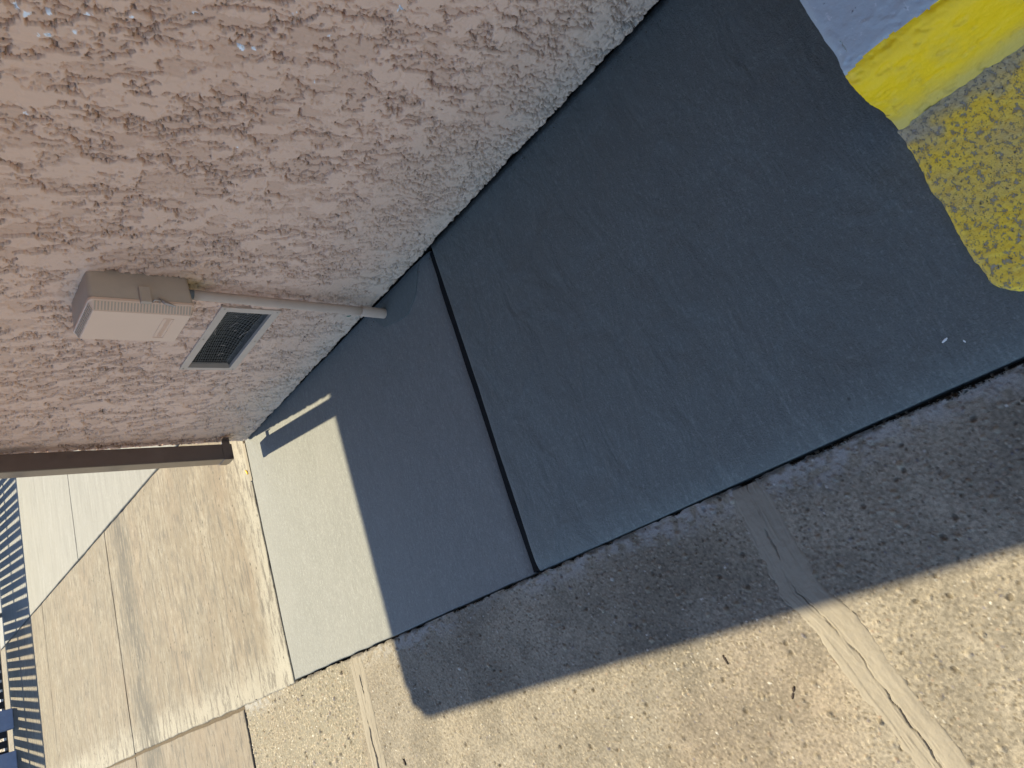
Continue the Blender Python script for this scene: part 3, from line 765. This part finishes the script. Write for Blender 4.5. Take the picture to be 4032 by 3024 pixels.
# ribs along the four sloping edges of the lid
def rib(p, q, nrm, w=0.0036, h=0.0022):
    return put('rib', MB().bar(p, q, w, h, nrm).mesh(), M['boxside'], lid)
nr = 31
for i in range(nr):
    z = 0.014 + (BH - 0.028) * i / (nr - 1)
    rib((-0.0995, 0.0015, z), (-0.1180, 0.0165, z), (-0.63, -0.77, 0))
    rib((-0.0995, BW - 0.0015, z), (-0.1180, BW - 0.0165, z), (-0.63, 0.77, 0))
nr = 15
for i in range(nr):
    y = 0.020 + (BW - 0.040) * i / (nr - 1)
    rib((-0.0995, y, BH - 0.0015), (-0.1180, y, BH - 0.0095), (-0.4, 0, 0.9), 0.0052, 0.004)
    rib((-0.0995, y, 0.0015), (-0.1180, y, 0.0095), (-0.4, 0, -0.9), 0.0052, 0.004)
# embossed name bar: raised rim with worn, unreadable relief
em = MB(); ya, yb, za, zb = 0.040, 0.150, 0.050, 0.080; xf = -0.1214
for (a, c, d, e) in ((ya, yb, za, za + .002), (ya, yb, zb - .002, zb), (ya, ya + .002, za + .002, zb - .002), (yb - .002, yb, za + .002, zb - .002)):
    em.box(xf - .0016, xf + .001, a, c, d, e)
put('embossed_rim', em.mesh(), M['boxlid'], lid)
em = MB()
yk = ya + .007
while yk < yb - .008:
    w_ = random.uniform(.002, .004); em.box(xf - .0013, xf + .001, yk, yk + w_, za + .008, zb - .008 - random.uniform(0, .004)); yk += w_ + .003
put('worn_relief', em.mesh(), M['boxlid'], lid)
# hasp on the near side
la = put('latch', MB().box(-0.0500, -0.1010, -0.012, 0.002, 0.120, 0.150).mesh(), M['boxside'], box); bevel(la, 0.002)
put('staple', MB().tube([(-0.094, 0.0, 0.117), (-0.094, -0.012, 0.115), (-0.094, -0.013, 0.100), (-0.094, 0.0, 0.098)], 0.0032, 8).mesh(True), M['metal'], la)
hk = MB().add([(-0.084, -0.010, 0.100), (-0.100, -0.012, 0.086), (-0.108, -0.010, 0.058), (-0.092, -0.006, 0.076), (-0.084, -0.001, 0.100), (-0.100, -0.002, 0.086), (-0.108, -0.003, 0.058), (-0.092, -0.001, 0.076)],
              [(0, 1, 2, 3), (7, 6, 5, 4), (0, 4, 5, 1), (1, 5, 6, 2), (2, 6, 7, 3), (3, 7, 4, 0)])
put('hasp_tongue', hk.mesh(), M['metal'], la)
for z in (0.055, 0.225):
    put('mount_lug', MB().box(0.002, -0.006, BW, BW + 0.014, z - .01, z + .01).mesh(), M['boxside'], box)

# conduit from the box down into the slab
con = empty('conduit', (1.250, 1.920, 0.0), label='tan painted conduit pipe running down from the utility box', category='conduit')
top = Vector((0.004, -0.006, 0.672)); bot = Vector((-0.006, 0.002, 0.078))
pts = [top.lerp(bot, k / 10) for k in range(11)]
put('pipe', MB().tube(pts, 0.0155, 20).mesh(True), M['pipe'], con)
put('adapter', MB().tube([(0.005, -0.0065, 0.70), (0.0045, -0.0063, 0.672)], 0.0145, 18).mesh(True), M['pvc'], con)
put('coupling', MB().tube([(-0.0058, 0.0020, 0.090), (-0.006, 0.002, 0.0885), (-0.0065, 0.0025, 0.055), (-0.008, 0.003, 0.015), (-0.009, 0.003, -0.040)], [0.0165, 0.0182, 0.0185, 0.0185, 0.0185], 20).mesh(True), M['pipe'], con)
V = [(1.285, 1.67), (1.20, 1.73), (1.165, 1.80), (1.175, 1.865), (1.20, 1.95), (1.255, 1.99), (1.285, 1.97)]
b = MB(); n = len(V); zz = lambda y: float(-0.012 + 0.012 * sst(1.576, 3.2, np.array(y)) - 0.008 * np.exp(-((np.array(y) - 1.60) / 0.018) ** 2))
b.add([(x, y, zz(y) + 0.0035) for x, y in V] + [(x, y, zz(y) - 0.01) for x, y in V], [tuple(range(n))] + [(i, n + i, n + (i + 1) % n, (i + 1) % n) for i in range(n)])
put('mortar_patch', b.mesh(), M['wet'], walk)

# ------------------------------------------------------------------ downspout at the wall corner
ds = empty('downspout', (1.206, 3.134, 0.12), label='dark brown metal downspout at the corner of the stucco wall', category='downspout')
ds.rotation_euler = (0, 0.016, 0)
def rect_tube(pts_c, hx, hy, wall_t=0.0012, r=0.004):
    V = []; F = []; prof = []
    for cx_, cy_, a0 in ((hx - r, hy - r, 0), (-hx + r, hy - r, 90), (-hx + r, -hy + r, 180), (hx - r, -hy + r, 270)):
        for k in range(4):
            a = R(a0 + 30 * k); prof.append((cx_ + r * math.cos(a), cy_ + r * math.sin(a)))
    n = len(prof)
    for (cx_, cy_, cz_) in pts_c:
        V += [(cx_ + p[0], cy_ + p[1], cz_) for p in prof]
    for s in range(len(pts_c) - 1):
        for i in range(n):
            a = s * n + i; c = s * n + (i + 1) % n; F.append((a, c, c + n, a + n))
    o = len(V); z0 = pts_c[0][2]
    V += [((p[0]) * 0.965 + pts_c[0][0], p[1] * 0.965 + pts_c[0][1], z0) for p in prof] + [((p[0]) * 0.965 + pts_c[0][0], p[1] * 0.965 + pts_c[0][1], z0 + 0.3) for p in prof]
    for i in range(n):
        F.append(((i + 1) % n, i, o + i, o + (i + 1) % n)); F.append((o + (i + 1) % n, o + i, o + n + i, o + n + (i + 1) % n))
    F.append(tuple(o + n + i for i in range(n)))
    return mesh(V, F)
put('pipe', rect_tube([(0, 0, 0.0), (0, 0, 0.8), (0, 0, 1.99)], 0.037, 0.034), M['brown'], ds)
put('elbow', MB().bar((0, 0, 1.985), (-0.93, 0, 2.24), 0.068, 0.072, (0, 1, 0)).mesh(), M['brown'], ds)
sb = MB()
sb.box(-0.0385, 0.062, -0.0362, -0.0345, 0.008, 0.044).box(-0.0390, -0.0375, -0.0345, 0.0355, 0.008, 0.044).box(-0.0385, 0.040, 0.0345, 0.0362, 0.008, 0.044).box(0.0375, 0.0390, -0.0340, 0.0340, 0.008, 0.044)
sb.box(0.0555, 0.0575, -0.062, -0.0362, 0.006, 0.046)
put('strap', sb.mesh(), M['brown'], ds)

# ------------------------------------------------------------------ slatted chain-link fence at the far end
FY = 9.93
fen = empty('fence', (1.5, FY, 0.0), label='tall dark slatted chain-link fence beyond the far slabs', category='fence')
pitch = 0.0985; sw = 0.071
sm_ = MB().box(-sw / 2, sw / 2, -0.003, 0.003, 0.05, 1.80).mesh(); sm_.materials.append(M['fence'])
ns = 60
for i in range(ns):
    x = -0.9 + pitch * i
    o = put('slat', sm_, None, fen); o.location = (x - 1.5, 0, 0)
    o.rotation_euler = (random.uniform(-.004, .004), random.uniform(-.006, .006), random.uniform(-.05, .05))
for z in (0.06, 0.945, 1.815):
    put('rail', MB().tube([(-2.6, 0.022, z), (3.8, 0.022, z)], 0.022, 10).mesh(True), M['galv'], fen)
for x in (-1.9, 0.62, 3.1):
    put('post', MB().tube([(x, 0.045, 0.0), (x, 0.045, 1.86)], 0.026, 12).mesh(True), M['galv'], fen)
b = MB()
for i in range(ns - 1):
    xc = -0.9 + pitch * (i + 0.5) - 1.5
    for k in range(16):
        z = 0.10 + 0.112 * k
        s = 1 if (i + k) % 2 else -1
        b.bar((xc - 0.016, 0.006, z - s * 0.010), (xc + 0.016, 0.006, z + s * 0.010), 0.0045, 0.0045)
put('chain_link_wire', b.mesh(), M['galv'], fen)
for (xa, xb, hh, lab) in ((0.90, 1.10, 0.30, 'blue grey block at the fence foot, nearer the building'), (0.44, 0.68, 0.26, 'blue grey block at the fence foot, farther from the building')):
    o = put('block', MB().box(-(xb - xa) / 2, (xb - xa) / 2, -0.06, 0.06, 0, hh).mesh(), M['block'], label=lab, category='block', group='blocks at the foot of the fence')
    o.location = ((xa + xb) / 2, FY - 0.08, 0.0); bevel(o, 0.01)

# ------------------------------------------------------------------ grit gathered along the joints
gb = MB()
def stone(x, y, z, r):
    a = random.random() * 6.28; e = random.uniform(0.6, 1.0)
    vs = []
    for k in range(5):
        t_ = a + k * 1.2566; vs.append((x + r * math.cos(t_) * random.uniform(.8, 1.1), y + r * e * math.sin(t_) * random.uniform(.8, 1.1), z))
    vs.append((x + random.uniform(-.3, .3) * r, y + random.uniform(-.3, .3) * r, z + r * random.uniform(.5, .9)))
    gb.add(vs, [(k, (k + 1) % 5, 5) for k in range(5)])
for k in range(520):
    y = random.uniform(0.3, 3.3); stone(0.176 - abs(random.gauss(0.0, 0.010)), y, float(zp(np.array(y))) - 0.002, random.uniform(0.0012, 0.004))
for k in range(260):
    y = random.uniform(0.4, 3.1); stone(1.272 - abs(random.gauss(0, 0.012)), y, -0.001 if y < 1.57 else -0.010, random.uniform(0.001, 0.0035))
for k in range(160):
    stone(random.uniform(0.2, 1.3), 3.231 + random.gauss(0, 0.012), -0.003, random.uniform(0.001, 0.0035))
for k in range(60):
    yk_ = random.uniform(0.3, 3.8); stone(random.uniform(-0.7, 0.17), yk_, float(zp(np.array(yk_))) - 0.002, random.uniform(0.0015, 0.003))
put('grit', gb.mesh(), M['soil'], kind='stuff', label='loose grit gathered along the slab joints and wall foot', category='grit')

# ------------------------------------------------------------------ litter
def scrap(name, mat, loc, L, W, rot, label, cat, curl=0.35, group=None):
    n, k = 9, 5; V = []; F = []
    for i in range(n):
        t = i / (n - 1); w = W * (math.sin(math.pi * (0.08 + 0.84 * t)) ** 0.7) * random.uniform(0.75, 1.1)
        for j in range(k):
            s = j / (k - 1) * 2 - 1
            V.append((L * (t - .5), s * w / 2, 0.0012 + curl * W * ((1 - s * s) * 0.6) + 0.15 * L * curl * (2 * t - 1) ** 2 + random.uniform(0, W * 0.05)))
    for i in range(n - 1):
        for j in range(k - 1): F.append((i * k + j, (i + 1) * k + j, (i + 1) * k + j + 1, i * k + j + 1))
    o = put(name, mesh(V, F, True), mat, label=label, category=cat)
    sm2 = o.modifiers.new('s', 'SOLIDIFY'); sm2.thickness = 0.0008
    o.location = loc; o.rotation_euler = (0, 0, rot)
    if group: o['group'] = group
    return o
scrap('dried_leaf', M['blackleaf'], (-0.168, 1.088, -0.0150), 0.022, 0.010, 0.2, 'tiny black dried leaf on sunlit pavement, nearest the eave shadow edge', 'leaf')
scrap('dried_leaf', M['blackleaf'], (-0.264, 0.957, -0.0165), 0.028, 0.009, -0.6, 'slim black dried leaf on sunlit pavement, nearest the repaired crack', 'leaf')
scrap('dried_leaf', M['blackleaf'], (-0.230, 2.53, -0.0085), 0.024, 0.012, 0.2, 'black dried leaf beside the far repaired crack', 'leaf')
scrap('yellow_scrap', M['yleaf'], (1.155, 3.262, 0.0), 0.030, 0.014, 0.5, 'tiny yellow scrap by the slab joint near the downspout', 'scrap')
scrap('white_chip', M['chipwhite'], (0.262, 0.362, 0.0005), 0.012, 0.005, 1.9, 'larger white paint chip on the shaded slab', 'paint chip', 0.1)
scrap('white_chip', M['chipwhite'], (0.245, 0.335, 0.0005), 0.006, 0.003, 0.3, 'smaller white paint chip on the shaded slab', 'paint chip', 0.1)
scrap('green_scrap', M['green'], (1.226, 1.935, 0.135), 0.018, 0.010, 1.2, 'small green scrap stuck to the conduit pipe', 'scrap').rotation_euler = (0.3, 1.4, 0.2)
